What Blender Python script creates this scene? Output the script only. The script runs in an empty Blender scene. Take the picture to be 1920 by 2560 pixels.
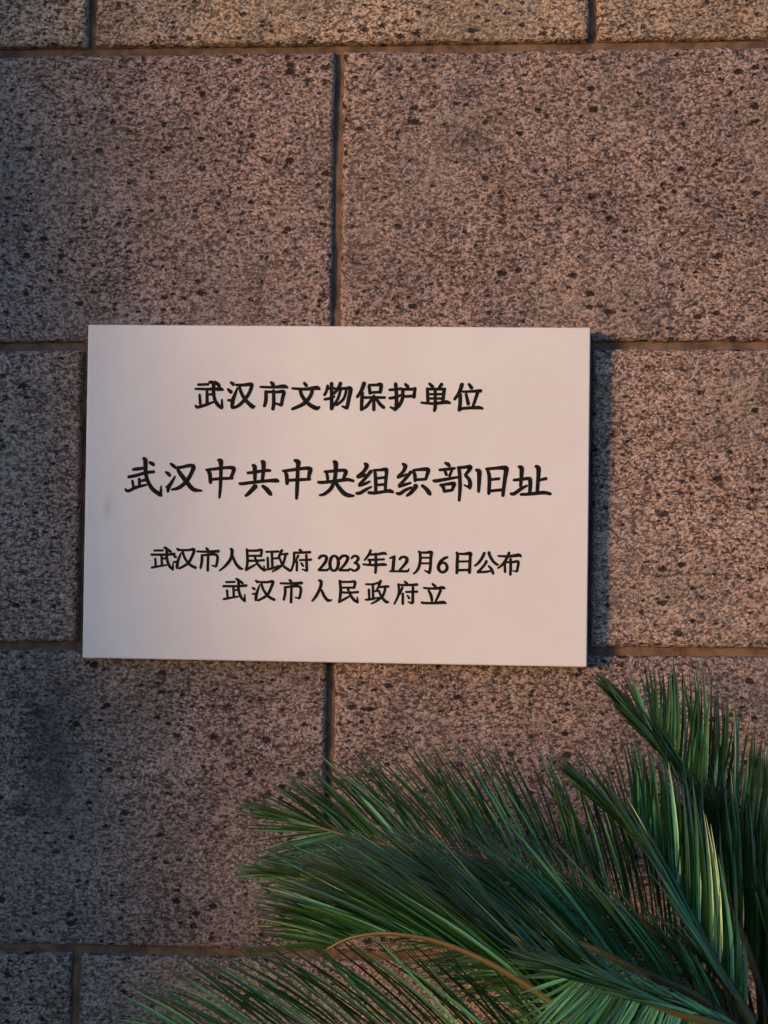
import bpy, math, random
import numpy as np
from mathutils import Vector, Matrix, Euler

S = bpy.context.scene
C = S.collection

# ------------------------------------------------------------------ camera
cam = bpy.data.objects.new('camera', bpy.data.cameras.new('camera'))
C.objects.link(cam); S.camera = cam
cam.location = (0.1268, -1.54552, 1.3031)
cam.rotation_euler = (1.58806, -0.013524, 0.044563)
cam.data.sensor_fit = 'HORIZONTAL'; cam.data.sensor_width = 24.0; cam.data.lens = 40.0
cam.data.clip_start = 0.02; cam.data.clip_end = 500

# ------------------------------------------------------------------ sky, sun, exposure
SUN_DIR = Vector((-0.735, -0.672, 0.085)).normalized()       # towards the setting sun
ELEV = math.asin(SUN_DIR.z); AZ = math.atan2(SUN_DIR.x, SUN_DIR.y)
w = bpy.data.worlds.new('World'); S.world = w; w.use_nodes = True
nt = w.node_tree
sky = nt.nodes.new('ShaderNodeTexSky'); sky.sky_type = 'NISHITA'; sky.sun_disc = False
sky.sun_elevation = ELEV; sky.sun_rotation = AZ % (2 * math.pi)
sky.air_density = 1.0; sky.dust_density = 0.6; sky.ozone_density = 4.0
bg = nt.nodes['Background']; nt.links.new(sky.outputs[0], bg.inputs[0]); bg.inputs[1].default_value = 0.15
sun = bpy.data.objects.new('sun', bpy.data.lights.new('sun', 'SUN')); C.objects.link(sun)
sun.data.energy = 1.06; sun.data.angle = math.radians(9.0); sun.data.color = (1.0, 0.58, 0.27)
sun.rotation_euler = SUN_DIR.to_track_quat('Z', 'Y').to_euler(); sun.location = SUN_DIR * 30
S.view_settings.view_transform = 'Standard'; S.view_settings.look = 'None'
S.view_settings.gamma = 1.0; S.view_settings.exposure = 1.3

# ------------------------------------------------------------------ helpers
def mesh_obj(name, verts, faces, mat, parent=None, smooth=False):
    me = bpy.data.meshes.new(name); me.from_pydata(verts, [], faces); me.update()
    if smooth:
        me.polygons.foreach_set('use_smooth', [True] * len(me.polygons))
    o = bpy.data.objects.new(name, me); C.objects.link(o); o.parent = parent
    if mat: me.materials.append(mat)
    return o

def empty(name, loc=(0, 0, 0)):
    o = bpy.data.objects.new(name, None); C.objects.link(o); o.location = loc; return o

def tag(o, label=None, cat=None, kind=None, group=None):
    for k, v in (('label', label), ('category', cat), ('kind', kind), ('group', group)):
        if v: o[k] = v
    return o

class Nodes:
    def __init__(s, name):
        s.m = bpy.data.materials.new(name); s.m.use_nodes = True
        s.t = s.m.node_tree; s.b = s.t.nodes['Principled BSDF']
    def n(s, typ, ins=None, **props):
        nd = s.t.nodes.new('ShaderNode' + typ)
        for k, v in props.items(): setattr(nd, k, v)
        for k, v in (ins or {}).items():
            s.put(nd.inputs[k], v)
        return nd
    def put(s, sock, v):
        if hasattr(v, 'is_output'): s.t.links.new(v, sock)
        else: sock.default_value = v
    def math(s, op, a, b=0.0, clamp=False):
        nd = s.t.nodes.new('ShaderNodeMath'); nd.operation = op; nd.use_clamp = clamp
        s.put(nd.inputs[0], a); s.put(nd.inputs[1], b); return nd.outputs[0]
    def mix(s, f, a, b, blend='MIX'):
        nd = s.t.nodes.new('ShaderNodeMix'); nd.data_type = 'RGBA'; nd.blend_type = blend
        s.put(nd.inputs['Factor'], f)
        for sock, v in ((nd.inputs[6], a), (nd.inputs[7], b)):
            s.put(sock, v if hasattr(v, 'is_output') else (*v, 1))
        return nd.outputs[2]
    def ramp(s, f, lo, hi):
        nd = s.t.nodes.new('ShaderNodeMapRange'); nd.interpolation_type = 'SMOOTHSTEP'
        s.put(nd.inputs[0], f); nd.inputs[1].default_value = lo; nd.inputs[2].default_value = hi
        return nd.outputs[0]

# ------------------------------------------------------------------ materials
def make_stone():
    g = Nodes('bush_hammered_granite')
    tc = g.n('TexCoord').outputs['Object']
    oi = g.n('ObjectInfo').outputs['Random']
    off = g.n('CombineXYZ', {0: g.math('MULTIPLY', oi, 7.0), 1: 0.0, 2: g.math('MULTIPLY', oi, 13.0)}).outputs[0]
    pos = g.n('VectorMath', {0: tc, 1: off}, operation='ADD').outputs[0]
    # slow warp bends the tool streaks
    wv = g.n('TexNoise', {'Vector': pos, 'Scale': 9.0, 'Detail': 2.0}).outputs['Color']
    wv = g.n('VectorMath', {0: wv, 1: (0.5, 0.5, 0.5)}, operation='SUBTRACT').outputs[0]
    wv = g.n('VectorMath', {0: wv, 'Scale': 0.010}, operation='SCALE').outputs[0]
    pw = g.n('VectorMath', {0: pos, 1: wv}, operation='ADD').outputs[0]
    st = g.n('Mapping', {'Vector': pw, 'Scale': (0.55, 1.0, 1.0)}).outputs[0]
    n1 = g.n('TexNoise', {'Vector': st, 'Scale': 400.0, 'Detail': 2.0, 'Roughness': 0.7}).outputs['Fac']
    n2 = g.n('TexNoise', {'Vector': st, 'Scale': 210.0, 'Detail': 1.0, 'Roughness': 0.5}).outputs['Fac']
    jag = g.n('TexNoise', {'Vector': pos, 'Scale': 260.0, 'Detail': 2.0}).outputs['Color']
    jag = g.n('VectorMath', {0: g.n('VectorMath', {0: jag, 1: (0.5, 0.5, 0.5)}, operation='SUBTRACT').outputs[0], 'Scale': 0.006}, operation='SCALE').outputs[0]
    pj = g.n('VectorMath', {0: pw, 1: jag}, operation='ADD').outputs[0]
    pitm = 0.0
    for sc, ax, lo, _ in ((75.0, 0.62, 0.40, 0.0), (140.0, 0.52, 0.15, 0.0)):
        pt = g.n('Mapping', {'Vector': pj, 'Scale': (ax, 1.0, 1.0)}).outputs[0]
        pit = g.n('TexVoronoi', {'Vector': pt, 'Scale': sc, 'Randomness': 1.0})
        pc = g.n('SeparateColor', {0: pit.outputs['Color']})
        rad = g.math('MULTIPLY', g.ramp(pc.outputs[0], lo, 1.0), 0.31)     # each pit has its own size, most cells have none
        inside = g.math('DIVIDE', g.math('SUBTRACT', rad, pit.outputs['Distance']), 0.11, True)
        pitm = g.math('MAXIMUM', inside, pitm)
    grain = g.n('TexVoronoi', {'Vector': pw, 'Scale': 400.0})
    gsel = g.n('SeparateColor', {0: grain.outputs['Color']}).outputs[1]
    big = g.n('TexNoise', {'Vector': pos, 'Scale': 5.0, 'Detail': 3.0}).outputs['Fac']
    h = g.math('ADD', g.math('MULTIPLY', n1, 0.65), g.math('MULTIPLY', n2, 0.35))
    col = g.mix(g.ramp(h, 0.40, 0.60), (0.076, 0.045, 0.036), (0.465, 0.345, 0.29))
    col = g.mix(g.math('MULTIPLY', g.ramp(gsel, 0.86, 0.95), 0.65), col, (0.58, 0.50, 0.46))
    col = g.mix(g.math('MULTIPLY', g.ramp(gsel, 0.22, 0.10), 0.55), col, (0.06, 0.042, 0.038))
    col = g.mix(g.math('MULTIPLY', g.ramp(big, 0.40, 0.70), 0.30), col, (0.27, 0.24, 0.20))
    col = g.mix(g.math('MULTIPLY', pitm, 0.93), col, (0.022, 0.010, 0.008))
    sv = g.n('TexVoronoi', {'Vector': pj, 'Scale': 16.0, 'Randomness': 1.0}); sc = g.n('SeparateColor', {0: sv.outputs['Color']})
    rust = g.math('MULTIPLY', g.ramp(sv.outputs['Distance'], 0.13, 0.02), g.ramp(sc.outputs[2], 0.93, 0.95))
    col = g.mix(g.math('MULTIPLY', rust, 0.75), col, (0.48, 0.23, 0.06))      # small rust spots
    pale = g.math('MULTIPLY', g.ramp(sv.outputs['Distance'], 0.09, 0.02), g.ramp(sc.outputs[0], 0.95, 0.97))
    col = g.mix(g.math('MULTIPLY', pale, 0.7), col, (0.60, 0.55, 0.50))       # pale chips
    wp = g.n('NewGeometry').outputs['Position']                                # old damp stain on the lower left block
    dd = g.n('VectorMath', {0: g.n('VectorMath', {0: wp, 1: (-0.352, 0.0, 1.03)}, operation='SUBTRACT').outputs[0], 1: (1.0, 0.0, 0.42)}, operation='MULTIPLY').outputs[0]
    dl = g.n('VectorMath', {0: dd}, operation='LENGTH').outputs['Value']
    sn = g.n('TexNoise', {'Vector': wp, 'Scale': 38.0, 'Detail': 4.0}).outputs['Fac']
    col = g.mix(g.math('MULTIPLY', g.ramp(g.math('ADD', dl, g.math('MULTIPLY', g.math('SUBTRACT', sn, 0.5), 0.13)), 0.060, 0.002), 0.55), col, (0.030, 0.026, 0.024))
    blot = g.n('TexNoise', {'Vector': pos, 'Scale': 11.0, 'Detail': 4.0, 'Roughness': 0.6}).outputs['Fac']
    tone = g.math('ADD', g.math('ADD', 0.84, g.math('MULTIPLY', oi, 0.14)), g.math('MULTIPLY', g.ramp(blot, 0.3, 0.7), 0.32))
    tn = g.mix(1.0, g.n('ObjectInfo').outputs['Color'], g.n('CombineColor', {0: tone, 1: tone, 2: tone}).outputs[0], 'MULTIPLY')
    col = g.mix(1.0, col, tn, 'MULTIPLY')
    g.put(g.b.inputs['Base Color'], col)
    g.b.inputs['Roughness'].default_value = 0.78
    g.b.inputs['Specular IOR Level'].default_value = 0.35
    hh = g.math('SUBTRACT', h, g.math('MULTIPLY', pitm, 0.5))
    bp = g.n('Bump', {'Height': hh, 'Strength': 1.0, 'Distance': 0.006})
    g.put(g.b.inputs['Normal'], bp.outputs[0])
    return g.m

def make_mortar():
    g = Nodes('mortar')
    tc = g.n('TexCoord').outputs['Object']
    n = g.n('TexNoise', {'Vector': tc, 'Scale': 60.0, 'Detail': 5.0}).outputs['Fac']
    n2 = g.n('TexNoise', {'Vector': tc, 'Scale': 420.0, 'Detail': 2.0}).outputs['Fac']
    col = g.mix(g.ramp(n, 0.3, 0.7), (0.095, 0.060, 0.042), (0.225, 0.140, 0.090))
    g.put(g.b.inputs['Base Color'], col); g.b.inputs['Roughness'].default_value = 0.9
    g.put(g.b.inputs['Normal'], g.n('Bump', {'Height': g.math('ADD', n, g.math('MULTIPLY', n2, 0.4)), 'Strength': 0.5, 'Distance': 0.002}).outputs[0])
    return g.m

def make_marble():
    g = Nodes('white_marble')
    tc = g.n('TexCoord').outputs['Object']
    wv = g.n('TexNoise', {'Vector': tc, 'Scale': 4.0, 'Detail': 3.0}).outputs['Color']
    pw = g.n('VectorMath', {0: tc, 1: g.n('VectorMath', {0: wv, 'Scale': 0.25}, operation='SCALE').outputs[0]}, operation='ADD').outputs[0]
    n = g.n('TexNoise', {'Vector': pw, 'Scale': 7.0, 'Detail': 6.0, 'Roughness': 0.6}).outputs['Fac']
    f = g.n('TexNoise', {'Vector': tc, 'Scale': 40.0, 'Detail': 4.0}).outputs['Fac']
    col = g.mix(g.ramp(n, 0.35, 0.7), (0.85, 0.80, 0.79), (0.90, 0.86, 0.85))
    # small grey smudge low on the left side of the slab
    d = g.n('VectorMath', {0: g.n('VectorMath', {0: tc, 1: (-0.272, 0.0, -0.018)}, operation='SUBTRACT').outputs[0], 1: (1.0, 0.0, 0.45)}, operation='MULTIPLY').outputs[0]
    ln = g.n('VectorMath', {0: d}, operation='LENGTH').outputs['Value']
    sm = g.math('MULTIPLY', g.ramp(ln, 0.009, 0.0), g.math('MULTIPLY', f, 0.55))
    col = g.mix(sm, col, (0.33, 0.31, 0.33))
    g.put(g.b.inputs['Base Color'], col)
    g.b.inputs['Roughness'].default_value = 0.38
    g.put(g.b.inputs['Normal'], g.n('Bump', {'Height': f, 'Strength': 0.05, 'Distance': 0.002}).outputs[0])
    return g.m

def make_ink():
    g = Nodes('engraved_ink')
    tc = g.n('TexCoord').outputs['Object']
    n = g.n('TexNoise', {'Vector': tc, 'Scale': 350.0, 'Detail': 3.0}).outputs['Fac']
    g.put(g.b.inputs['Base Color'], g.mix(g.ramp(n, 0.4, 0.75), (0.007, 0.005, 0.005), (0.028, 0.022, 0.018)))
    g.b.inputs['Roughness'].default_value = 0.7; g.b.inputs['Specular IOR Level'].default_value = 0.15
    return g.m

def make_leaf():
    g = Nodes('cycad_leaflet')
    at = g.n('Attribute', attribute_name='leaf'); sp = g.n('SeparateColor', {0: at.outputs['Color']})
    rnd, along, dry_lit = sp.outputs[0], sp.outputs[1], sp.outputs[2]
    tc = g.n('TexCoord').outputs['Object']
    n = g.n('TexNoise', {'Vector': tc, 'Scale': 45.0, 'Detail': 3.0}).outputs['Fac']
    col = g.mix(rnd, (0.017, 0.052, 0.005), (0.050, 0.145, 0.020))
    col = g.mix(g.ramp(rnd, 0.62, 1.0), col, (0.110, 0.320, 0.140))          # brightest leaflets: cool highlights painted into their colour
    col = g.mix(g.math('MULTIPLY', g.ramp(n, 0.45, 0.75), 0.4), col, (0.060, 0.085, 0.022))
    col = g.mix(g.math('MULTIPLY', g.ramp(along, 0.45, 1.0), dry_lit), col, (0.042, 0.040, 0.010))  # withered tips plus the olive tone of warm light, put into the colour
    g.put(g.b.inputs['Base Color'], col)
    g.b.inputs['Roughness'].default_value = 0.36
    g.b.inputs['Specular IOR Level'].default_value = 1.0; g.b.inputs['IOR'].default_value = 1.5
    g.b.inputs['Specular Tint'].default_value = (0.70, 1.0, 0.72, 1.0)
    return g.m

def make_rachis():
    g = Nodes('cycad_rachis')
    at = g.n('Attribute', attribute_name='leaf'); sp = g.n('SeparateColor', {0: at.outputs['Color']})
    col = g.mix(sp.outputs[1], (0.08, 0.075, 0.018), (0.14, 0.085, 0.018))
    g.put(g.b.inputs['Base Color'], col); g.b.inputs['Roughness'].default_value = 0.42
    return g.m

def make_simple(name, a, b, scale, rough=0.85, bump=0.6, dist=0.01):
    g = Nodes(name)
    tc = g.n('TexCoord').outputs['Object']
    n = g.n('TexNoise', {'Vector': tc, 'Scale': scale, 'Detail': 6.0, 'Roughness': 0.65}).outputs['Fac']
    g.put(g.b.inputs['Base Color'], g.mix(g.ramp(n, 0.3, 0.7), a, b)); g.b.inputs['Roughness'].default_value = rough
    g.put(g.b.inputs['Normal'], g.n('Bump', {'Height': n, 'Strength': bump, 'Distance': dist}).outputs[0])
    return g.m

STONE, MORTAR, MARBLE, INK, LEAF, RACHIS = make_stone(), make_mortar(), make_marble(), make_ink(), make_leaf(), make_rachis()
PAVING = make_simple('worn_paving', (0.09, 0.08, 0.07), (0.17, 0.15, 0.13), 12.0)
FIBRE = make_simple('brown_leaf_bases', (0.05, 0.035, 0.012), (0.13, 0.085, 0.02), 60.0, 0.9, 1.0, 0.01)

# ------------------------------------------------------------------ ground
g0 = 60.0
ground = mesh_obj('ground', [(-g0, -g0, 0), (g0, -g0, 0), (g0, g0, 0), (-g0, g0, 0)], [(0, 1, 2, 3)], PAVING)
tag(ground, 'dark worn paving in front of the granite wall', kind='structure')

# ------------------------------------------------------------------ stone wall in running bond
rng = np.random.default_rng(7)
def lattice(nx, nz, period, seed):
    r = np.random.default_rng(seed).standard_normal((nz + 3, nx + 3)); return r
def vnoise(X, Z, cell, seed):
    """smooth value noise on world x/z (numpy)"""
    x = X / cell; z = Z / cell
    x0 = np.floor(x).astype(int); z0 = np.floor(z).astype(int)
    fx = x - x0; fz = z - z0
    fx = fx * fx * (3 - 2 * fx); fz = fz * fz * (3 - 2 * fz)
    def hsh(a, b):
        k = (a * 374761393 + b * 668265263 + seed * 1442695041) & 0xffffffff
        k = ((k ^ (k >> 13)) * 1274126177) & 0xffffffff
        return ((k ^ (k >> 16)) & 0xffff) / 32768.0 - 1.0
    return (hsh(x0, z0) * (1 - fx) * (1 - fz) + hsh(x0 + 1, z0) * fx * (1 - fz)
            + hsh(x0, z0 + 1) * (1 - fx) * fz + hsh(x0 + 1, z0 + 1) * fx * fz)

TILT = 0.0085                       # the courses climb slightly to the right
def block(x0, x1, z0, z1, proud, step, seed, parent, tint):
    nx = max(6, int((x1 - x0) / step)); nz = max(5, int((z1 - z0) / step))
    u = np.linspace(0, 1, nx + 1); v = np.linspace(0, 1, nz + 1)
    U, V = np.meshgrid(u, v)
    X = x0 + U * (x1 - x0); Z = z0 + V * (z1 - z0)
    ex = np.minimum(X - x0, x1 - X); ez = np.minimum(Z - z0, z1 - Z); e = np.minimum(ex, ez)
    y = -proud - 0.0022 * vnoise(X, Z, 0.06, seed) - 0.0011 * vnoise(X * 0.5, Z, 0.011, seed + 1) - 0.0006 * vnoise(X * 0.6, Z, 0.0055, seed + 2)
    y = y + 0.0035 * np.clip(1 - e / 0.005, 0, 1) ** 2            # worn arris
    # wavering edges
    wob = 0.0007
    X = X + wob * vnoise(Z, Z * 0 + x0, 0.03, seed + 5) * np.clip(1 - ex / 0.03, 0, 1) + 0.0006 * vnoise(Z, Z * 0 + x0, 0.007, seed + 6) * np.clip(1 - ex / 0.01, 0, 1)
    Z = Z + wob * vnoise(X, X * 0 + z0, 0.03, seed + 7) * np.clip(1 - ez / 0.03, 0, 1) + 0.0006 * vnoise(X, X * 0 + z0, 0.007, seed + 8) * np.clip(1 - ez / 0.01, 0, 1)
    Z = Z + TILT * X
    n = (nx + 1) * (nz + 1)
    V3 = np.stack([X, y, Z], -1).reshape(-1, 3)
    idx = np.arange(n).reshape(nz + 1, nx + 1)
    F = np.stack([idx[:-1, :-1], idx[:-1, 1:], idx[1:, 1:], idx[1:, :-1]], -1).reshape(-1, 4)
    ring = np.concatenate([idx[0, :-1], idx[:-1, -1], idx[-1, :0:-1], idx[:0:-1, 0]])
    back = V3[ring].copy(); back[:, 1] = 0.05
    m = len(ring); j = np.arange(m)
    SF = np.stack([ring[(j + 1) % m], ring, n + j, n + (j + 1) % m], -1)
    verts = np.concatenate([V3, back]); faces = np.concatenate([F, SF])
    cx, cz = (x0 + x1) / 2, (z0 + z1) / 2
    verts = verts - np.array([cx, 0, cz])
    o = mesh_obj('stone_block', verts.tolist(), faces.tolist(), STONE, parent, smooth=True)
    o.location = (cx, 0, cz); o.color = (*tint, 1)
    return o

wall = empty('stone_wall', (0, 0, 0))
tag(wall, 'rough granite block wall in running bond with recessed brown mortar joints', 'wall')
ZJ = [-0.3 + 0.0, 0.0611, 0.4282, 0.7953, 1.1638, 1.5311, 1.8955, 2.262, 2.628, 2.994]
J = 0.0054                          # half a joint
WX0, WX1 = -1.49, 2.75
seed = 10
TINT = {3: (0.96, 0.93, 0.95), 4: (1.20, 1.12, 1.08), 5: (1.04, 0.99, 0.99), 6: (1.30, 1.25, 1.08)}     # brightness and hue of each course
for r in range(len(ZJ) - 1):
    zlo, zhi = max(ZJ[r] + J, -0.05), ZJ[r + 1] - J
    x = -0.3106 - 0.613 * 4 if r % 2 == 0 else -0.0045 - 0.613 * 5
    pr = {3: 0.001, 4: 0.002, 5: -0.001, 6: 0.001}.get(r, 0.0)
    while x < WX1:
        a, b = max(x + J, WX0), min(x + 0.613 - J, WX1); x += 0.613
        if b - a < 0.03: continue
        near = -0.75 < b and a < 0.85 and zlo < 2.0 and zhi > 0.6
        seed += 17
        block(a, b, zlo, zhi, pr + 0.0012 * float(rng.standard_normal()), 0.0032 if near else 0.02, seed, wall, TINT.get(r, (1, 1, 1)))
mz = 3.0
mortar = mesh_obj('mortar', [(WX0, 0.0092, -0.05), (WX1, 0.0092, -0.05), (WX1, 0.0092, mz), (WX0, 0.0092, mz),
                             (WX0, 0.30, -0.05), (WX1, 0.30, -0.05), (WX1, 0.30, mz), (WX0, 0.30, mz)],
                  [(0, 1, 2, 3), (5, 4, 7, 6), (4, 0, 3, 7), (1, 5, 6, 2), (3, 2, 6, 7), (4, 5, 1, 0)], MORTAR, wall)
# added unseen battered block on the left, shaped to shade the wall's left end
def shade_blocker(xr, p_low, p_high, thick, zt):
    v = [(xr, 0.02, -0.05), (xr, -p_low, -0.05), (xr - thick, -p_low, -0.05), (xr - thick, 0.02, -0.05),
         (xr, 0.02, zt), (xr, -p_high, zt), (xr - thick, -p_high, zt), (xr - thick, 0.02, zt)]
    f = [(0, 1, 5, 4), (1, 2, 6, 5), (2, 3, 7, 6), (3, 0, 4, 7), (4, 5, 6, 7), (3, 2, 1, 0)]
    return mesh_obj('shade_blocker', v, f, STONE, wall)
shade_blocker(-1.50, 1.455, 0.66, 0.35, 5.0)

# ------------------------------------------------------------------ marble plaque and its lettering
PX, PY, PZ, PW, PH, PT = 0.0, -0.030, 1.35, 0.60, 0.40, 0.022
plaque = empty('marble_plaque', (PX, PY, PZ))
tag(plaque, 'white marble plaque with four lines of dark Chinese lettering on the granite wall', 'plaque')
def slab():
    import bmesh
    bm = bmesh.new(); bmesh.ops.create_cube(bm, size=1.0)
    for v in bm.verts: v.co = Vector((v.co.x * PW, (v.co.y + 0.5) * PT, v.co.z * PH))
    bmesh.ops.bevel(bm, geom=list(bm.edges), offset=0.0022, segments=3, affect='EDGES', profile=0.6)
    me = bpy.data.meshes.new('slab'); bm.to_mesh(me); bm.free(); me.materials.append(MARBLE)
    o = bpy.data.objects.new('slab', me); C.objects.link(o); o.parent = plaque
slab()
def mounts():
    import bmesh
    for sx in (-0.24, 0.24):
        for sz in (-0.14, 0.14):
            bm = bmesh.new()
            bmesh.ops.create_cone(bm, cap_ends=True, segments=20, radius1=0.012, radius2=0.012, depth=0.014,
                                  matrix=Matrix.Translation((sx, PT + 0.0068, sz)) @ Matrix.Rotation(math.pi / 2, 4, 'X'))
            me = bpy.data.meshes.new('mounting_pad'); bm.to_mesh(me); bm.free(); me.materials.append(MORTAR)
            o = bpy.data.objects.new('mounting_pad', me); C.objects.link(o); o.parent = plaque
mounts()

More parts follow.
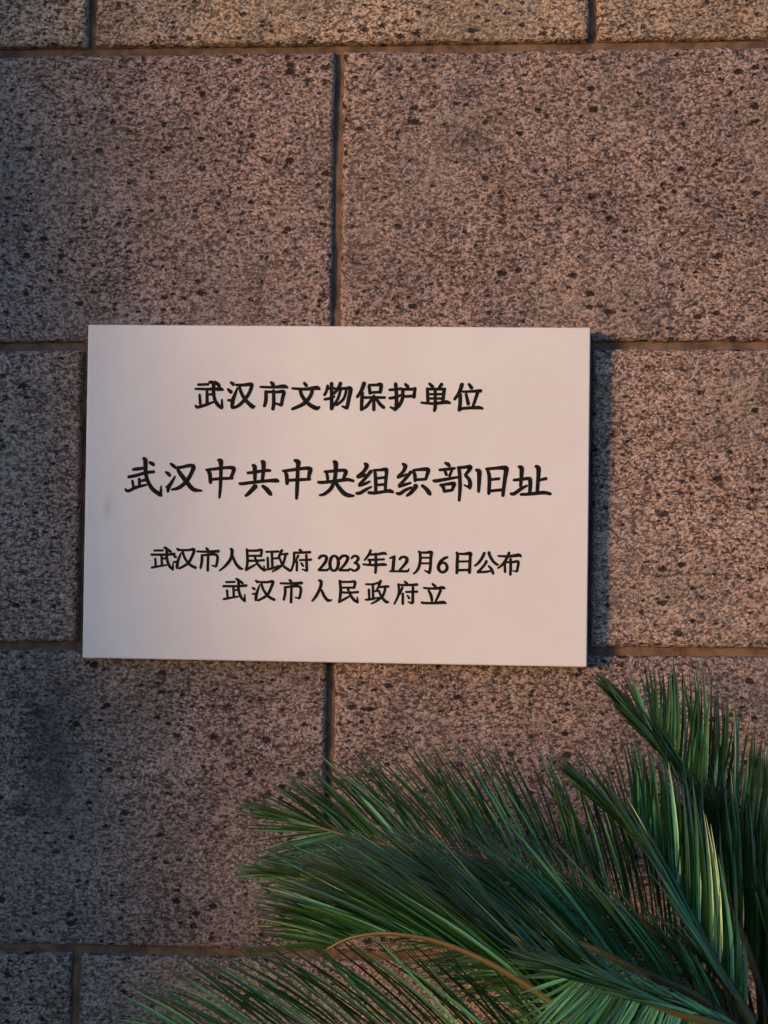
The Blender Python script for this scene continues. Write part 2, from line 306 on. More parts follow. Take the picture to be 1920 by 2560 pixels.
TEXT = {
 1: [[(-1657,1286,17),(-1593,1289,17),(-1530,1292,17)],
  [(-1688,1236,15),(-1535,1234,18),(-1390,1235,25),(-1351,1224,12)],
  [(-1522,1318,18),(-1472,1304,25),(-1470,1209,23),(-1451,1105,22),(-1410,1042,23),(-1363,1008,20)],
  [(-1364,1011,20),(-1366,1112,12)],
  [(-1460,1319,22),(-1414,1290,23),(-1393,1244,18)],
  [(-1548,1214,18),(-1543,1058,22)],
  [(-1539,1168,15),(-1476,1174,17)],
  [(-1636,1167,17),(-1625,1052,18)],
  [(-1682,1040,13),(-1659,1016,20),(-1555,1047,20),(-1463,1082,13)],
  [(-1263,1317,17),(-1228,1292,25)],
  [(-1297,1236,17),(-1256,1199,25)],
  [(-1241,1013,22),(-1237,1096,27),(-1209,1177,20),(-1181,1252,12)],
  [(-1295,1103,15),(-1243,1101,22)],
  [(-1199,1286,17),(-1106,1287,20),(-1031,1296,25),(-1010,1282,23),(-1036,1201,22),(-1087,1120,23),(-1161,1044,22),(-1230,1009,15)],
  [(-1158,1269,17),(-1140,1206,20),(-1098,1126,23),(-1039,1063,25),(-996,1029,30),(-970,1038,12)],
  [(-783,1324,17),(-760,1301,25),(-748,1273,17)],
  [(-909,1266,15),(-759,1263,18),(-626,1274,27),(-580,1257,13)],
  [(-839,1214,22),(-840,1099,23),(-857,1036,20)],
  [(-839,1209,18),(-712,1206,18),(-629,1210,25),(-642,1124,22),(-652,1049,20)],
  [(-652,1049,20),(-722,1071,13)],
  [(-749,1227,20),(-745,1065,23),(-755,999,22)],
  [(-385,1319,18),(-356,1285,23)],
  [(-528,1251,15),(-366,1244,20),(-234,1260,28),(-196,1240,13)],
  [(-286,1231,22),(-308,1161,23),(-387,1069,25),(-524,1004,18)],
  [(-430,1229,20),(-406,1160,23),(-329,1069,25),(-236,1018,28),(-196,1036,13)],
  [(-102,1290,18),(-118,1220,18),(-141,1174,18)],
  [(-102,1253,17),(-21,1258,17)],
  [(-57,1319,22),(-52,1008,23)],
  [(-140,1123,17),(-88,1134,18),(-20,1158,15)],
  [(51,1320,23),(23,1256,22),(-34,1187,17)],
  [(-18,1250,17),(109,1255,20),(169,1252,27),(151,1131,23),(129,1022,23)],
  [(129,1022,22),(72,1044,13)],
  [(52,1239,17),(19,1130,18),(-43,1031,17)],
  [(121,1234,17),(88,1130,18),(3,1055,15)],
  [(332,1322,27),(299,1230,23),(248,1152,17)],
  [(311,1207,20),(306,1109,23),(302,1000,18)],
  [(390,1288,20),(403,1196,20)],
  [(390,1299,17),(476,1300,18),(531,1304,25),(523,1209,20)],
  [(402,1208,17),(528,1217,18)],
  [(329,1150,17),(455,1151,18),(581,1152,17)],
  [(449,1174,20),(451,1002,22)],
  [(426,1133,18),(364,1047,22),(296,1000,15)],
  [(478,1134,18),(525,1071,22),(571,1031,22)],
  [(631,1244,17),(706,1248,18),(774,1262,17)],
  [(705,1319,23),(718,1170,23),(718,1021,25)],
  [(715,1012,23),(646,1038,13)],
  [(633,1144,18),(707,1156,20),(781,1188,13)],
  [(819,1314,18),(854,1280,23)],
  [(769,1251,17),(912,1254,20),(940,1262,25)],
  [(935,1252,20),(924,1155,22)],
  [(793,1165,17),(936,1174,20)],
  [(792,1240,22),(787,1136,22),(748,1056,23),(692,1004,18)],
  [(1105,1323,18),(1146,1283,22)],
  [(1254,1318,23),(1220,1272,17)],
  [(1083,1265,20),(1091,1105,20)],
  [(1083,1256,17),(1294,1258,20)],
  [(1283,1255,22),(1268,1112,20)],
  [(1095,1196,15),(1267,1198,17)],
  [(1096,1145,15),(1273,1146,17)],
  [(1011,1095,15),(1165,1085,18),(1308,1104,25),(1357,1090,13)],
  [(1175,1260,18),(1179,1060,22),(1167,997,18)],
  [(1493,1320,25),(1460,1217,23),(1404,1136,17)],
  [(1472,1200,22),(1473,1097,23),(1463,1005,22)],
  [(1573,1321,18),(1608,1272,23)],
  [(1500,1229,15),(1620,1235,18),(1717,1242,23)],
  [(1540,1206,17),(1570,1080,22)],
  [(1677,1219,22),(1622,1047,17)],
  [(1457,1005,15),(1508,1031,18),(1690,1042,23),(1742,1028,13)]],
 2: [[(-2427,263,17),(-2373,270,23),(-2290,282,18)],
  [(-2479,173,20),(-2390,190,21),(-2271,226,20),(-2170,239,21)],
  [(-2430,130,17),(-2413,47,18)],
  [(-2347,155,18),(-2342,66,20)],
  [(-2341,125,15),(-2269,141,20)],
  [(-2512,25,17),(-2476,5,20),(-2387,48,21),(-2256,82,14)],
  [(-2307,400,15),(-2277,374,29),(-2271,238,26),(-2245,132,23),(-2184,32,26),(-2094,-32,28),(-2075,-49,15)],
  [(-2085,-37,21),(-2081,69,11)],
  [(-2231,353,14),(-2201,340,24),(-2173,320,21)],
  [(-1975,339,14),(-1944,319,23),(-1920,299,20)],
  [(-2029,239,14),(-1996,215,24),(-1975,192,18)],
  [(-1999,-1,15),(-1991,58,28),(-1953,118,21),(-1913,189,11)],
  [(-2020,58,15),(-1988,67,21)],
  [(-1920,290,18),(-1843,296,20),(-1748,317,23),(-1697,304,29),(-1717,233,24),(-1775,132,26),(-1863,54,24),(-1952,27,14)],
  [(-1888,272,15),(-1860,231,26),(-1793,143,28),(-1720,56,28),(-1672,27,26),(-1589,19,11)],
  [(-1527,270,17),(-1499,223,26),(-1489,129,23),(-1489,108,15)],
  [(-1545,268,15),(-1438,281,20),(-1284,299,20),(-1219,291,29),(-1212,262,24),(-1241,185,21),(-1247,173,15)],
  [(-1478,155,18),(-1365,166,20),(-1223,173,18)],
  [(-1404,390,15),(-1371,372,34),(-1365,296,23),(-1369,60,21),(-1379,-64,14)],
  [(-1046,238,18),(-963,247,20),(-845,269,20),(-774,269,20)],
  [(-988,329,18),(-961,306,28),(-956,159,21)],
  [(-882,378,18),(-858,360,31),(-855,278,24),(-867,160,21)],
  [(-1141,115,17),(-1109,108,21),(-961,129,21),(-796,147,21),(-701,150,28),(-672,139,15)],
  [(-949,82,34),(-978,47,28),(-1030,-7,24),(-1066,-37,17)],
  [(-866,87,18),(-818,49,28),(-782,8,29),(-758,-21,18)],
  [(-605,271,15),(-580,222,24),(-571,134,24),(-573,107,17)],
  [(-625,266,15),(-516,279,21),(-363,301,21),(-298,290,31),(-309,225,24),(-314,169,18)],
  [(-567,154,18),(-443,163,21),(-296,172,18)],
  [(-488,394,17),(-444,371,34),(-445,288,23),(-451,47,24),(-455,-65,17)],
  [(-103,257,17),(-90,204,20),(-87,151,17)],
  [(-126,263,17),(-44,269,20),(85,283,21),(127,265,28),(110,207,21),(99,165,18)],
  [(-201,138,18),(-148,135,21),(5,152,21),(146,172,23),(222,155,17)],
  [(-22,384,18),(5,364,31),(6,264,24),(-7,158,24),(-47,64,24),(-123,-2,21),(-181,-18,14)],
  [(5,141,18),(53,71,26),(113,7,29),(172,-16,26),(231,-19,12)],
  [(349,364,17),(376,341,28),(344,274,21),(269,208,23)],
  [(269,202,20),(333,218,17),(362,242,11)],
  [(429,278,23),(363,192,20),(299,121,21),(294,97,17)],
  [(300,105,20),(358,125,18),(416,154,14)],
  [(256,11,18),(301,15,23),(371,57,20),(435,91,12)],
  [(473,275,18),(484,164,23),(486,35,20)],
  [(456,287,15),(532,291,18),(602,297,26),(612,271,24),(604,154,20),(600,42,20)],
  [(492,190,17),(592,203,18)],
  [(493,111,17),(593,121,18)],
  [(401,20,20),(477,17,21),(594,36,20),(653,43,26),(694,28,17)],
  [(801,367,17),(834,338,28),(808,273,21),(750,214,21)],
  [(744,204,18),(814,226,15),(849,248,11)],
  [(902,274,23),(838,191,20),(769,114,21),(757,103,15)],
  [(763,97,20),(828,119,20),(903,143,14)],
  [(735,17,18),(776,13,23),(840,57,21),(912,89,14)],
  [(931,286,18),(949,228,23),(953,164,21)],
  [(925,292,15),(1001,301,20),(1083,306,26),(1106,291,26),(1090,230,21),(1078,185,17)],
  [(956,179,18),(1084,188,18)],
  [(962,111,31),(945,76,28),(899,22,24),(853,-13,15)],
  [(1033,114,18),(1086,71,26),(1121,25,28),(1137,2,15)],
  [(1302,384,15),(1337,367,26),(1358,344,17)],
  [(1239,299,18),(1321,308,20),(1420,321,18)],
  [(1303,285,18),(1324,238,18)],
  [(1385,297,17),(1357,227,17)],
  [(1168,172,18),(1205,169,23),(1322,191,21),(1456,216,15)],
  [(1259,126,20),(1288,91,23),(1298,39,17)],
  [(1247,117,15),(1335,133,20),(1410,140,26),(1405,104,23),(1388,57,17)],
  [(1301,47,20),(1394,63,18)],
  [(1466,327,21),(1477,257,23),(1484,94,23),(1475,-64,17)],
  [(1455,327,20),(1531,334,20),(1600,341,26),(1595,311,24),(1543,241,18)],
  [(1543,241,18),(1591,188,23),(1603,130,26),(1598,83,18)],
  [(1598,95,18),(1533,123,11)],
  [(1669,304,17),(1706,286,31),(1709,213,26),(1703,44,18)],
  [(1805,308,18),(1829,215,24),(1824,22,20)],
  [(1787,317,17),(1904,327,20),(1997,333,28),(2026,316,31),(2010,193,24),(1989,0,20)],
  [(1841,191,17),(1946,204,18)],
  [(1831,57,18),(1994,74,20)],
  [(2171,349,18),(2206,330,29),(2205,231,23),(2197,114,18)],
  [(2115,189,18),(2196,198,20),(2277,210,21),(2312,206,23)],
  [(2082,28,18),(2123,29,23),(2209,91,21),(2278,129,12)],
  [(2369,355,18),(2404,332,29),(2403,221,24),(2393,46,21)],
  [(2417,192,17),(2498,213,20)],
  [(2306,203,26),(2311,127,23),(2305,39,21)],
  [(2198,20,17),(2314,28,21),(2465,45,24),(2552,31,18)]],
 3: [[(-2154,-703,14),(-2045,-699,15)],
  [(-2187,-752,15),(-2019,-749,16),(-1904,-740,18)],
  [(-2033,-664,15),(-2000,-688,20),(-1999,-790,18),(-1965,-884,18),(-1920,-928,15)],
  [(-1924,-924,15),(-1922,-846,9)],
  [(-2001,-678,16),(-1949,-716,16)],
  [(-2063,-765,15),(-2055,-885,16)],
  [(-2056,-797,12),(-2005,-792,14)],
  [(-2139,-798,15),(-2129,-893,15)],
  [(-2182,-909,13),(-2144,-899,16),(-1997,-872,11)],
  [(-1879,-674,13),(-1854,-693,20)],
  [(-1916,-761,13),(-1888,-778,18)],
  [(-1873,-908,18),(-1867,-832,20),(-1827,-724,9)],
  [(-1918,-833,11),(-1874,-836,16)],
  [(-1854,-693,14),(-1739,-691,16),(-1673,-684,20),(-1693,-760,18),(-1743,-849,18),(-1850,-914,13)],
  [(-1809,-711,14),(-1782,-787,16),(-1723,-862,18),(-1649,-901,18)],
  [(-1529,-663,14),(-1503,-688,18)],
  [(-1636,-706,13),(-1509,-707,16),(-1375,-699,20)],
  [(-1578,-746,16),(-1577,-822,18),(-1592,-904,15)],
  [(-1578,-752,14),(-1400,-746,18),(-1404,-882,16)],
  [(-1409,-882,15),(-1455,-870,9)],
  [(-1502,-732,16),(-1505,-934,17)],
  [(-1236,-668,15),(-1217,-690,22),(-1228,-779,20),(-1290,-868,18),(-1365,-932,11)],
  [(-1209,-753,15),(-1170,-841,18),(-1118,-897,20),(-1080,-905,9)],
  [(-1039,-669,16),(-1030,-814,18),(-1045,-921,16)],
  [(-1039,-688,15),(-924,-686,16),(-864,-679,18),(-873,-755,15)],
  [(-1025,-750,13),(-866,-746,15)],
  [(-1024,-807,15),(-923,-806,15),(-830,-798,16)],
  [(-942,-762,15),(-916,-831,16),(-864,-893,18),(-819,-924,15)],
  [(-824,-918,14),(-833,-861,8)],
  [(-1052,-921,14),(-985,-882,16),(-928,-850,11)],
  [(-810,-699,13),(-728,-696,15),(-658,-692,15)],
  [(-740,-702,16),(-731,-885,16)],
  [(-726,-778,12),(-669,-773,14)],
  [(-790,-766,15),(-782,-892,15)],
  [(-809,-909,12),(-744,-898,16),(-649,-859,11)],
  [(-620,-675,17),(-651,-745,16),(-676,-783,9)],
  [(-651,-730,12),(-550,-718,16)],
  [(-575,-731,15),(-605,-833,16),(-661,-890,16),(-730,-933,11)],
  [(-650,-764,12),(-605,-858,16),(-518,-920,18)],
  [(-411,-666,16),(-386,-688,17)],
  [(-480,-705,15),(-366,-701,16),(-281,-696,18)],
  [(-474,-711,16),(-476,-818,16),(-506,-919,13)],
  [(-423,-736,16),(-460,-818,11)],
  [(-438,-805,15),(-439,-918,16)],
  [(-409,-792,13),(-267,-784,16)],
  [(-328,-728,16),(-319,-917,18)],
  [(-325,-917,15),(-376,-899,9)],
  [(-390,-823,12),(-364,-861,16)],
  [(-179,-770,16),(-156,-745,19),(-115,-734,16),(-87,-758,21),(-98,-805,20),(-138,-861,17),(-181,-906,14)],
  [(-181,-908,15),(-129,-907,16),(-69,-906,16)],
  [(-68,-904,14),(-64,-880,8)],
  [(5,-735,15),(-31,-760,19),(-46,-824,21),(-33,-888,19),(4,-911,15),(39,-887,19),(55,-823,21),(42,-759,19),(5,-735,15)],
  [(70,-774,16),(94,-742,19),(134,-731,16),(166,-755,21),(151,-801,20),(111,-858,17),(68,-902,14)],
  [(68,-905,15),(120,-904,16),(184,-903,16)],
  [(186,-901,13),(185,-877,8)],
  [(210,-764,13),(230,-740,16),(262,-732,15),(290,-758,20),(271,-798,16),(239,-816,10)],
  [(243,-816,12),(279,-827,17),(296,-863,21),(276,-895,17),(240,-908,15),(204,-888,13)],
  [(437,-661,16),(414,-717,17),(363,-782,12)],
  [(418,-713,15),(510,-710,16),(594,-696,20),(626,-710,9)],
  [(407,-777,14),(503,-774,15),(599,-767,14)],
  [(427,-773,15),(432,-833,16)],
  [(348,-830,13),(464,-838,16),(588,-828,20),(628,-836,10)],
  [(498,-700,17),(500,-836,19),(496,-932,16)],
  [(667,-754,13),(695,-741,14),(723,-731,15)],
  [(715,-737,20),(708,-817,20),(701,-901,21)],
  [(665,-910,12),(705,-907,14),(769,-908,13)],
  [(779,-768,15),(799,-744,17),(835,-735,16),(867,-757,21),(859,-799,20),(816,-855,16),(777,-900,14)],
  [(777,-906,15),(881,-904,16)],
  [(882,-902,14),(893,-874,8)],
  [(1005,-666,14),(1022,-698,18),(1021,-806,18),(992,-889,17),(947,-935,10)],
  [(1014,-680,13),(1092,-681,16),(1152,-678,22),(1149,-738,18),(1144,-862,18),(1133,-924,18)],
  [(1133,-918,17),(1078,-892,10)],
  [(1027,-744,12),(1143,-740,13)],
  [(1024,-810,13),(1143,-806,13)],
  [(1349,-731,13),(1316,-742,18),(1263,-786,19),(1239,-852,21),(1256,-893,18),(1293,-911,16),(1334,-884,19),(1342,-843,18),(1321,-806,17),(1284,-798,14),(1251,-827,13)],
  [(1451,-672,14),(1464,-700,19),(1461,-800,19),(1459,-919,18)],
  [(1456,-688,13),(1538,-691,16),(1612,-686,25),(1613,-740,18),(1607,-913,19)],
  [(1469,-781,13),(1597,-777,14)],
  [(1466,-884,16),(1598,-878,16)],
  [(1781,-675,19),(1761,-721,18),(1717,-788,17),(1668,-830,12)],
  [(1835,-666,19),(1847,-711,19),(1889,-777,18),(1931,-809,17),(1951,-805,7)],
  [(1807,-770,19),(1787,-811,17),(1738,-870,16),(1702,-899,14)],
  [(1702,-903,16),(1796,-898,16),(1870,-884,12)],
  [(1832,-827,13),(1870,-872,19),(1887,-921,16)],
  [(1942,-708,13),(2065,-712,17),(2184,-696,23),(2213,-714,13)],
  [(2073,-667,18),(2041,-742,18),(1993,-812,17),(1940,-854,11)],
  [(2021,-791,16),(2027,-899,16)],
  [(2017,-782,13),(2116,-778,16),(2180,-774,18),(2170,-863,16),(2166,-892,14)],
  [(2162,-888,13),(2117,-881,8)],
  [(2090,-741,17),(2092,-848,18),(2089,-931,16)]],
 4: [[(-1284,-1066,14),(-1176,-1062,15)],
  [(-1318,-1115,15),(-1150,-1112,16),(-1036,-1103,18)],
  [(-1164,-1026,15),(-1132,-1051,20),(-1131,-1152,18),(-1097,-1246,18),(-1052,-1290,15)],
  [(-1056,-1286,15),(-1055,-1208,9)],
  [(-1132,-1041,16),(-1081,-1078,16)],
  [(-1194,-1128,15),(-1186,-1248,16)],
  [(-1188,-1159,12),(-1137,-1155,14)],
  [(-1270,-1161,15),(-1260,-1255,15)],
  [(-1313,-1271,13),(-1275,-1262,16),(-1129,-1234,11)],
  [(-929,-1042,13),(-903,-1060,20)],
  [(-966,-1128,13),(-938,-1145,18)],
  [(-923,-1275,18),(-916,-1199,20),(-878,-1091,9)],
  [(-967,-1200,11),(-924,-1203,16)],
  [(-903,-1060,14),(-789,-1059,16),(-723,-1051,20),(-744,-1127,18),(-793,-1216,18),(-900,-1281,13)],
  [(-859,-1079,14),(-832,-1154,16),(-774,-1228,18),(-700,-1268,18)],
  [(-526,-1027,14),(-501,-1052,18)],
  [(-633,-1070,13),(-507,-1071,16),(-374,-1062,20)],
  [(-576,-1109,16),(-574,-1185,18),(-590,-1267,15)],
  [(-576,-1116,14),(-398,-1109,18),(-403,-1245,16)],
  [(-408,-1245,15),(-454,-1234,9)],
  [(-500,-1096,16),(-503,-1297,17)],
  [(-176,-1026,15),(-147,-1046,21),(-158,-1118,19),(-205,-1215,19),(-252,-1276,12)],
  [(-142,-1142,15),(-104,-1221,19),(-60,-1264,20),(-16,-1256,9)],
  [(73,-1026,16),(87,-1154,19),(71,-1286,16)],
  [(78,-1042,14),(194,-1041,15),(254,-1041,19),(243,-1116,15)],
  [(87,-1110,13),(251,-1108,14)],
  [(88,-1166,14),(196,-1168,15),(296,-1159,16)],
  [(171,-1117,15),(196,-1184,16),(245,-1252,19),(294,-1283,15)],
  [(290,-1275,14),(283,-1215,7)],
  [(65,-1282,14),(125,-1250,16),(188,-1213,12)],
  [(383,-1066,13),(467,-1064,14),(531,-1047,15)],
  [(467,-1068,15),(473,-1244,16)],
  [(476,-1148,12),(536,-1141,14)],
  [(420,-1125,15),(428,-1249,15)],
  [(381,-1249,12),(429,-1245,16),(549,-1219,10)],
  [(558,-1023,19),(535,-1091,15),(512,-1132,9)],
  [(535,-1099,13),(639,-1087,17),(657,-1097,9)],
  [(616,-1102,15),(589,-1194,16),(518,-1259,15),(450,-1296,10)],
  [(536,-1135,13),(573,-1211,16),(622,-1266,19),(654,-1273,14)],
  [(842,-1027,14),(875,-1054,17)],
  [(763,-1068,14),(883,-1068,15),(995,-1060,19)],
  [(771,-1056,15),(776,-1175,17),(724,-1296,12)],
  [(819,-1095,16),(785,-1183,13)],
  [(824,-1167,15),(826,-1294,17)],
  [(860,-1150,14),(996,-1144,16)],
  [(943,-1085,16),(942,-1277,19)],
  [(934,-1285,15),(886,-1265,9)],
  [(877,-1190,10),(901,-1225,16)],
  [(1171,-1048,14),(1209,-1080,19)],
  [(1069,-1099,13),(1189,-1105,16),(1292,-1093,22),(1321,-1103,12)],
  [(1127,-1127,14),(1157,-1184,19),(1170,-1250,16)],
  [(1271,-1124,18),(1243,-1191,17),(1211,-1257,12)],
  [(1046,-1264,12),(1067,-1276,16),(1191,-1276,17),(1302,-1266,22),(1339,-1282,8)]],
}

def stroke(pts, depth, V, F):
    P = [Vector((x * 1e-4, z * 1e-4)) for x, z, r in pts]; Rr = [r * 1e-4 for x, z, r in pts]
    Q, W = [], []
    n = len(P)
    closed = n > 5 and (P[0] - P[-1]).length < 1e-6
    for i in range(n - 1):                                   # Catmull-Rom through the traced points
        p0 = P[i - 1] if i else (P[-2] if closed else P[0]); p3 = P[i + 2] if i + 2 < n else (P[1] if closed else P[-1])
        p1, p2 = P[i], P[i + 1]
        k = 5 if n > 2 else 2
        for s in range(k):
            t = s / k
            a = 0.5 * ((2 * p1) + (p2 - p0) * t + (2 * p0 - 5 * p1 + 4 * p2 - p3) * t * t + (3 * p1 - p0 - 3 * p2 + p3) * t ** 3)
            Q.append(a); W.append(Rr[i] * (1 - t) + Rr[i + 1] * t)
    Q.append(P[-1]); W.append(Rr[-1])
    m = len(Q); left, right = [], []
    for i in range(m):
        d = (Q[min(i + 1, m - 1)] - Q[max(i - 1, 0)])
        if closed and i in (0, m - 1): d = Q[1] - Q[m - 2]
        d = d.normalized() if d.length > 1e-9 else Vector((1, 0))
        nn = Vector((-d.y, d.x)); left.append(Q[i] + nn * W[i]); right.append(Q[i] - nn * W[i])
    def cap(c, r, d):
        a0 = math.atan2(d.y, d.x)
        return [c + Vector((math.cos(a0 + a), math.sin(a0 + a))) * r for a in (math.pi * 0.32, math.pi * 0.12, -math.pi * 0.12, -math.pi * 0.32)]
    poly = []
    if closed:
        b = len(V)
        for y in (-depth, 0.0005):
            for i in range(m):
                V.append((left[i].x, y, left[i].y)); V.append((right[i].x, y, right[i].y))
        for i in range(m - 1):
            F.append((b + 2 * i, b + 2 * i + 1, b + 2 * i + 3, b + 2 * i + 2))
        return
    dend = (Q[-1] - Q[-2]).normalized(); dst = (Q[0] - Q[1]).normalized()
    b = len(V)
    for i in range(m):
        V.append((left[i].x, -depth, left[i].y)); V.append((right[i].x, -depth, right[i].y))
    for i in range(m - 1):
        F.append((b + 2 * i, b + 2 * i + 1, b + 2 * i + 3, b + 2 * i + 2))
    for end, (c, r, d, li, ri) in enumerate(((Q[-1], W[-1], dend, b + 2 * (m - 1), b + 2 * (m - 1) + 1), (Q[0], W[0], dst, b + 1, b))):
        k = len(V)
        cp = cap(c, r * 0.75, d)
        for q in cp: V.append((q.x, -depth, q.y))
        F.append((li, ri, k + 3, k + 2, k + 1, k))
LBL = {1: 'first line of lettering', 2: 'second and largest line of lettering', 3: 'third line of lettering with the date', 4: 'fourth and last line of lettering'}
for ln, strokes in TEXT.items():
    V, F = [], []
    for i, st in enumerate(strokes):
        stroke(st, 0.00025 + 0.000006 * (i % 40), V, F)
    o = mesh_obj('inscription', V, F, INK, plaque); o['label'] = LBL[ln]

# ------------------------------------------------------------------ cycad
FRONDS = [
 ('tall frond seen edge on with upright leaflets', [(0.4328, -0.4, 0.8781), (0.4333, -0.37, 0.924), (0.433, -0.33, 0.9554), (0.4225, -0.3, 0.9825), (0.4072, -0.27, 1.0094), (0.3884, -0.24, 1.0439), (0.3626, -0.21, 1.0763), (0.3391, -0.18, 1.1055), (0.3233, -0.16, 1.1228)], (0.3, 0.05, 1), (0.06, 0.1, 1), (-0.5, -0.9, 0.35), (-0.5, -0.85, 0.45), 0.118, 182, (0.0, 0.0), (0.8, 0.9), 0.84, 0.004, 0.42),
 ('glossy frond seen edge on in front of the taller one', [(0.4002, -0.42, 0.8847), (0.3747, -0.41, 0.9252), (0.3558, -0.39, 0.9638), (0.3396, -0.375, 0.9887), (0.328, -0.36, 1.0061), (0.3115, -0.345, 1.0236), (0.2924, -0.33, 1.0413), (0.2766, -0.32, 1.0558)], (0.1, 0.25, 1), (0.0, 0.3, 1), (-0.5, -0.95, 0.2), (-0.5, -0.9, 0.4), 0.11, 140, (0.0, 0.0), (0.82, 0.92), 0.78, 0.0037, 0.6),
 ('steep frond of upright leaflets between the two edge-on fronds', [(0.4302, -0.37, 0.863), (0.4223, -0.35, 0.9025), (0.4122, -0.33, 0.9362), (0.3978, -0.31, 0.9637), (0.379, -0.29, 0.9845), (0.3614, -0.27, 0.9985)], (0.1, 0.2, 1), (0.0, 0.25, 1), (0.2, 0.4, 1), (0.12, 0.4, 1), 0.115, 140, (0.0, 0.0), (0.3, 0.6), 0.85, 0.0037, 0.38),
 ('long arching frond with leaflets fanned upward', [(0.4029, -0.38, 0.866), (0.3679, -0.34, 0.9049), (0.3322, -0.31, 0.929), (0.2904, -0.28, 0.9459), (0.2455, -0.25, 0.9565), (0.1819, -0.215, 0.9655), (0.1152, -0.19, 0.9692), (0.0441, -0.17, 0.9758), (-0.0338, -0.15, 0.9922)], (0.12, 0.15, 1), (-0.75, 0.1, 0.75), (-0.9, -0.45, -0.05), (-0.8, -0.4, -0.5), 0.145, 210, (0.0, 0.22), (0.3, 0.4), 0.9, 0.0031, 0.5),
 ('long arching frond in front with glossy spread leaflets', [(0.3901, -0.42, 0.8775), (0.3611, -0.41, 0.9005), (0.3362, -0.4, 0.9095), (0.3073, -0.385, 0.9169), (0.2633, -0.37, 0.9319), (0.2073, -0.35, 0.9398), (0.1604, -0.33, 0.9481), (0.1148, -0.31, 0.9563), (0.0362, -0.29, 0.9662)], (-0.25, -0.1, 1), (-0.8, 0.1, 0.6), (-0.6, -0.5, -0.8), (-0.8, -0.3, -0.5), 0.13, 196, (0.2, 0.4), (0.25, 1.0), 0.9, 0.003, 0.74),
 ('long arching frond with yellowish midrib', [(0.3867, -0.45, 0.8489), (0.3313, -0.46, 0.8778), (0.2811, -0.45, 0.9065), (0.2319, -0.44, 0.9343), (0.1992, -0.42, 0.953), (0.1564, -0.4, 0.9657), (0.1173, -0.385, 0.9796), (0.0567, -0.37, 0.9818), (-0.0126, -0.36, 0.9862)], (-0.25, -0.3, 0.9), (-0.9, 0.0, 0.35), (-0.2, 0.35, -0.8), (-0.8, 0.2, 0.3), 0.12, 182, (0.3, 0.45), (0.1, 1.0), 0.9, 0.003, 0.62),
 ('drooping frond with orange midrib curving to its tip', [(0.3812, -0.46, 0.8331), (0.3066, -0.49, 0.8664), (0.2366, -0.5, 0.9148), (0.2108, -0.495, 0.9325), (0.1717, -0.485, 0.952), (0.1319, -0.475, 0.9644), (0.0994, -0.47, 0.9685), (0.0774, -0.465, 0.9674), (0.0529, -0.46, 0.9608), (0.0333, -0.455, 0.9492)], (-0.42, 0.25, 0.9), (-0.95, 0.2, 0.3), (-0.45, 0.5, 0.75), (-0.97, 0.3, 0.2), 0.15, 182, (0.4, 0.0), (0.35, 0.0), 0.97, 0.003, 0.45),
 ('low frond with pale comb of leaflets', [(0.3922, -0.48, 0.8942), (0.3513, -0.5, 0.9135), (0.3194, -0.51, 0.9252), (0.2711, -0.52, 0.945), (0.2411, -0.52, 0.9555), (0.2212, -0.52, 0.9612)], (-0.6, -0.2, 0.55), (-0.8, -0.1, 0.3), (0.25, -0.3, -0.9), (-0.3, -0.2, -0.8), 0.085, 112, (0.4, 0.6), (0.15, 0.45), 0.9, 0.0028, 0.78),
 ('lowest frond with leaflets rising from below', [(0.4079, -0.42, 0.7822), (0.2898, -0.43, 0.8237), (0.2012, -0.42, 0.8475), (0.1315, -0.41, 0.8587), (0.0237, -0.39, 0.8575), (-0.0701, -0.37, 0.8441), (-0.1351, -0.36, 0.8272)], (-0.35, 0.1, 1), (-0.75, 0.1, 0.75), (-0.3, -0.4, -0.8), (-0.8, -0.2, -0.5), 0.13, 123, (0.2, 0.35), (0.3, 0.4), 0.93, 0.0028, 0.45),
 ('frond leaning right behind the crown', [(0.4328, -0.36, 0.8629), (0.4622, -0.33, 0.9042), (0.4956, -0.29, 0.9377), (0.5344, -0.25, 0.9741), (0.5749, -0.21, 1.0054)], (-0.1, 0.1, 1), (-0.05, 0.15, 1), (0.8, -0.6, 0.1), (0.8, -0.6, 0.2), 0.14, 112, (0.05, 0.1), (0.3, 0.6), 0.9, 0.0044, 0.4),
 ('frond leaning right at the crown', [(0.4174, -0.42, 0.8715), (0.4546, -0.42, 0.9), (0.5019, -0.42, 0.9219), (0.5526, -0.42, 0.9302), (0.6031, -0.42, 0.9249)], (0.1, 0.1, 1), (0.5, 0.15, 0.8), (0.2, -0.6, -0.8), (0.8, -0.3, -0.6), 0.13, 112, (0.15, 0.4), (0.3, 0.4), 0.9, 0.0037, 0.4),
]

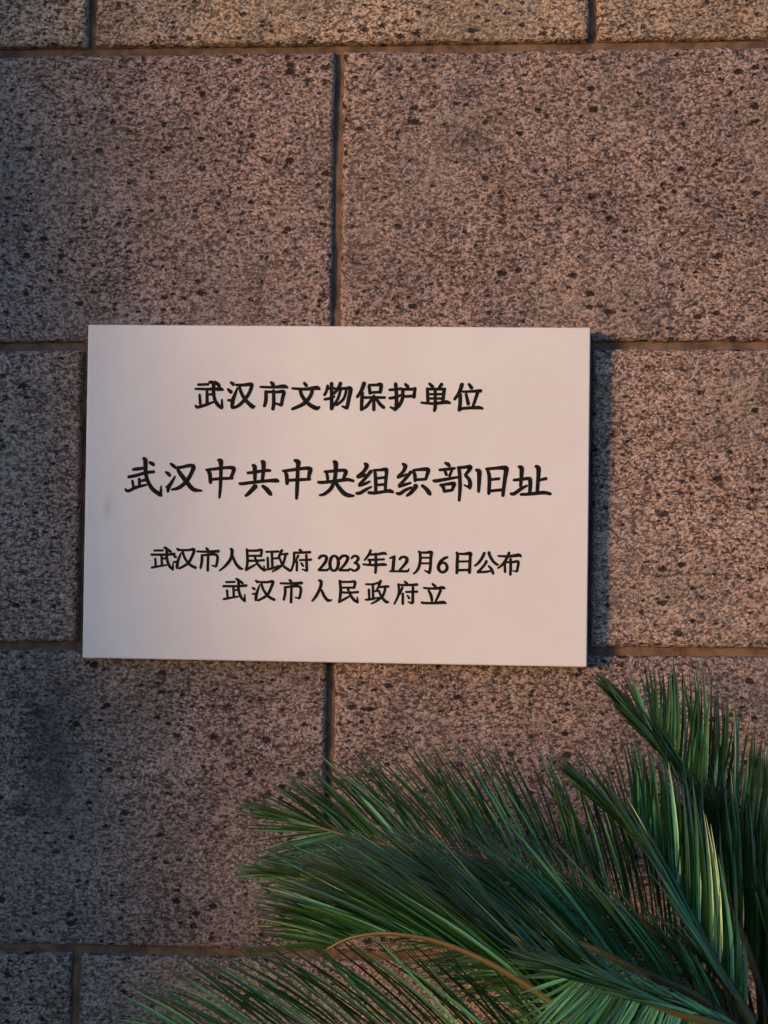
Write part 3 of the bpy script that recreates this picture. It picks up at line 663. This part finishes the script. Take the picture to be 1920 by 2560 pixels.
CROWN = Vector(FRONDS[0][1][0]) + Vector((-0.01, -0.01, -0.03))
cycad = empty('cycad', (CROWN.x, CROWN.y, 0))
tag(cycad, 'dark green cycad with stiff feathery fronds in front of the granite wall', 'cycad')
random.seed(3)
def spline(P, k):
    Q = []
    n = len(P)
    for i in range(n - 1):
        p0 = P[i - 1] if i else P[0] * 2 - P[1]; p3 = P[i + 2] if i + 2 < n else P[-1] * 2 - P[-2]
        p1, p2 = P[i], P[i + 1]
        for s in range(k):
            t = s / k
            Q.append(0.5 * ((2 * p1) + (p2 - p0) * t + (2 * p0 - 5 * p1 + 4 * p2 - p3) * t * t + (3 * p1 - p0 - 3 * p2 + p3) * t ** 3))
    Q.append(P[-1]); return Q
def resample(Q, n):
    L = [0.0]
    for a, b in zip(Q, Q[1:]): L.append(L[-1] + (b - a).length)
    out = []; j = 0
    for i in range(n):
        s = L[-1] * i / (n - 1)
        while j < len(Q) - 2 and L[j + 1] < s: j += 1
        f = (s - L[j]) / max(1e-9, L[j + 1] - L[j]); out.append(Q[j].lerp(Q[j + 1], min(max(f, 0), 1)))
    return out, L[-1]
def paint(me, cols):
    a = me.color_attributes.new('leaf', 'FLOAT_COLOR', 'POINT')
    a.data.foreach_set('color', [c for q in cols for c in (*q, 1.0)])
def make_frond(label, P, u0, u1, l0, l1, Lmax, n, fu, fl, close, wid0, glint):
    P = [Vector(q) for q in P]
    R, length = resample(spline(P, 10), 200)
    V, F, K = [], [], []
    def leaflet(base, T, side, fwd, L, wid, up):
        d = (side * (1 - fwd) + T * fwd).normalized()
        d = (d + Vector((random.gauss(0, .05), random.gauss(0, .06), random.gauss(0, .04))) * (0.5 if fu[1] == 0 else 1.0)).normalized()
        nv = Vector((0.5, -0.55, 0.68)); nv = (nv - d * nv.dot(d)).normalized()      # blades turn their upper face to the open sky
        wv = d.cross(nv)
        tw = random.gauss(0.0, 0.40)
        wv, nv = wv * math.cos(tw) + nv * math.sin(tw), nv * math.cos(tw) - wv * math.sin(tw)
        curl = random.gauss(0.12, 0.10); sag = random.gauss(0.06, 0.06)
        rnd = min(1, max(0, random.gauss(glint, 0.33))); dry_lit = random.uniform(0.4, 1.0)  # frond mean sets how many leaflets get the painted highlight
        N = 6; b = len(V)
        for i in range(N + 1):
            t = i / N
            c = base + d * (L * t) + T * (L * curl * t * t) + Vector((0, 0, -1)) * (L * sag * t * t)
            ww = wid * 0.5 * min(1.0, 0.45 + 3.0 * t) * (1 - max(0, (t - 0.55) / 0.45) ** 1.6)
            ww = max(ww, 0.0002)
            fold = nv * (ww * 0.38)
            V.extend([c - wv * ww + fold, c, c + wv * ww + fold]); K.extend([(rnd, t, dry_lit)] * 3)
        for i in range(N):
            q = b + 3 * i
            F.append((q, q + 1, q + 4, q + 3)); F.append((q + 1, q + 2, q + 5, q + 4))
    u0, u1, l0, l1 = (Vector(q).normalized() for q in (u0, u1, l0, l1))
    for i in range(n):
        for up in (True, False):
            t = 0.05 + 0.95 * (i + (0.0 if up else 0.5) + random.uniform(-.15, .15)) / n
            t = min(max(t, 0.02), 0.998)
            k = int(t * 199); k = min(max(k, 1), 197)
            T = (R[k + 1] - R[k - 1]).normalized()
            prof = min(1.0, 0.55 + 2.6 * (t - 0.05)) * (1.0 - 0.62 * max(0, (t - 0.55) / 0.45) ** 1.5)
            s = (u0.lerp(u1, t) if up else l0.lerp(l1, t)).normalized()
            f = fu if up else fl; fw = f[0] + (f[1] - f[0]) * t
            if t > close: fw = fw + (0.93 - fw) * min(1.0, (t - close) / 0.05)
            leaflet(R[k] + s * 0.002, T, s, fw, Lmax * prof * random.uniform(0.92, 1.06), wid0 * random.uniform(0.85, 1.15), up)
    o = mesh_obj('frond', V, F, LEAF, cycad, smooth=True)
    paint(o.data, K); o.location = -Vector(cycad.location)
    o['label'] = label
    # rachis
    V, F, K = [], [], []
    sides = 8
    for i, c in enumerate(R[::2]):
        t = i / 99; k = min(max(2 * i, 1), 197)
        T = (R[k + 1] - R[k - 1]).normalized(); a = T.cross(Vector((0, 1, 0.01))).normalized(); b2 = T.cross(a)
        r = 0.0042 * (1 - t) + 0.0010
        for s in range(sides):
            an = 2 * math.pi * s / sides
            V.append(c + (a * math.cos(an) * 1.15 + b2 * math.sin(an) * 0.85) * r); K.append((0.5, t, 0))
        if i:
            q = len(V) - 2 * sides
            for s in range(sides):
                F.append((q + s, q + (s + 1) % sides, q + sides + (s + 1) % sides, q + sides + s))
    ro = mesh_obj('rachis', V, F, RACHIS, o, smooth=True); paint(ro.data, K)
for f in FRONDS: make_frond(*f)

def trunk():
    V, F = [], []
    sides, rows = 48, 60
    top = CROWN.z - 0.05
    for j in range(rows + 1):
        z = top * j / rows
        for s in range(sides):
            an = 2 * math.pi * s / sides
            r = 0.085 + 0.012 * math.sin(an * 9 + j * 1.9) * math.sin(j * 1.1) + 0.006 * random.uniform(-1, 1)
            if j == rows: r *= 0.6
            V.append((r * math.cos(an), r * math.sin(an), z - 0.01))
        if j:
            q = len(V) - 2 * sides
            for s in range(sides):
                F.append((q + s, q + (s + 1) % sides, q + sides + (s + 1) % sides, q + sides + s))
    F.append(tuple(range(len(V) - sides, len(V))))
    mesh_obj('trunk', V, F, FIBRE, cycad)
trunk()
def crown_heart():
    """woolly brown scale leaves at the heart of the crown"""
    V, F = [], []
    c = CROWN - Vector(cycad.location)
    for i in range(150):
        an = random.uniform(0, 2 * math.pi); el = random.uniform(0.15, 1.45)
        d = Vector((math.cos(an) * math.cos(el), math.sin(an) * math.cos(el), math.sin(el)))
        base = c + Vector((d.x * 0.05, d.y * 0.05, -0.055 + d.z * 0.03)); L = random.uniform(0.05, 0.10)
        sx = d.cross(Vector((0.3, 0.2, 1))).normalized(); ny = d.cross(sx)
        b = len(V); wd = random.uniform(0.003, 0.007)
        for t, wq in ((0, 1), (0.5, 0.8), (1, 0.06)):
            p = base + d * (L * t) + Vector((0, 0, 0.012 * t * t))
            V.extend([p - sx * wd * wq, p + ny * wd * wq * 0.7, p + sx * wd * wq])
        for t in range(2):
            q = b + 3 * t
            F.append((q, q + 1, q + 4, q + 3)); F.append((q + 1, q + 2, q + 5, q + 4))
    mesh_obj('crown_heart', V, F, FIBRE, cycad)
crown_heart()
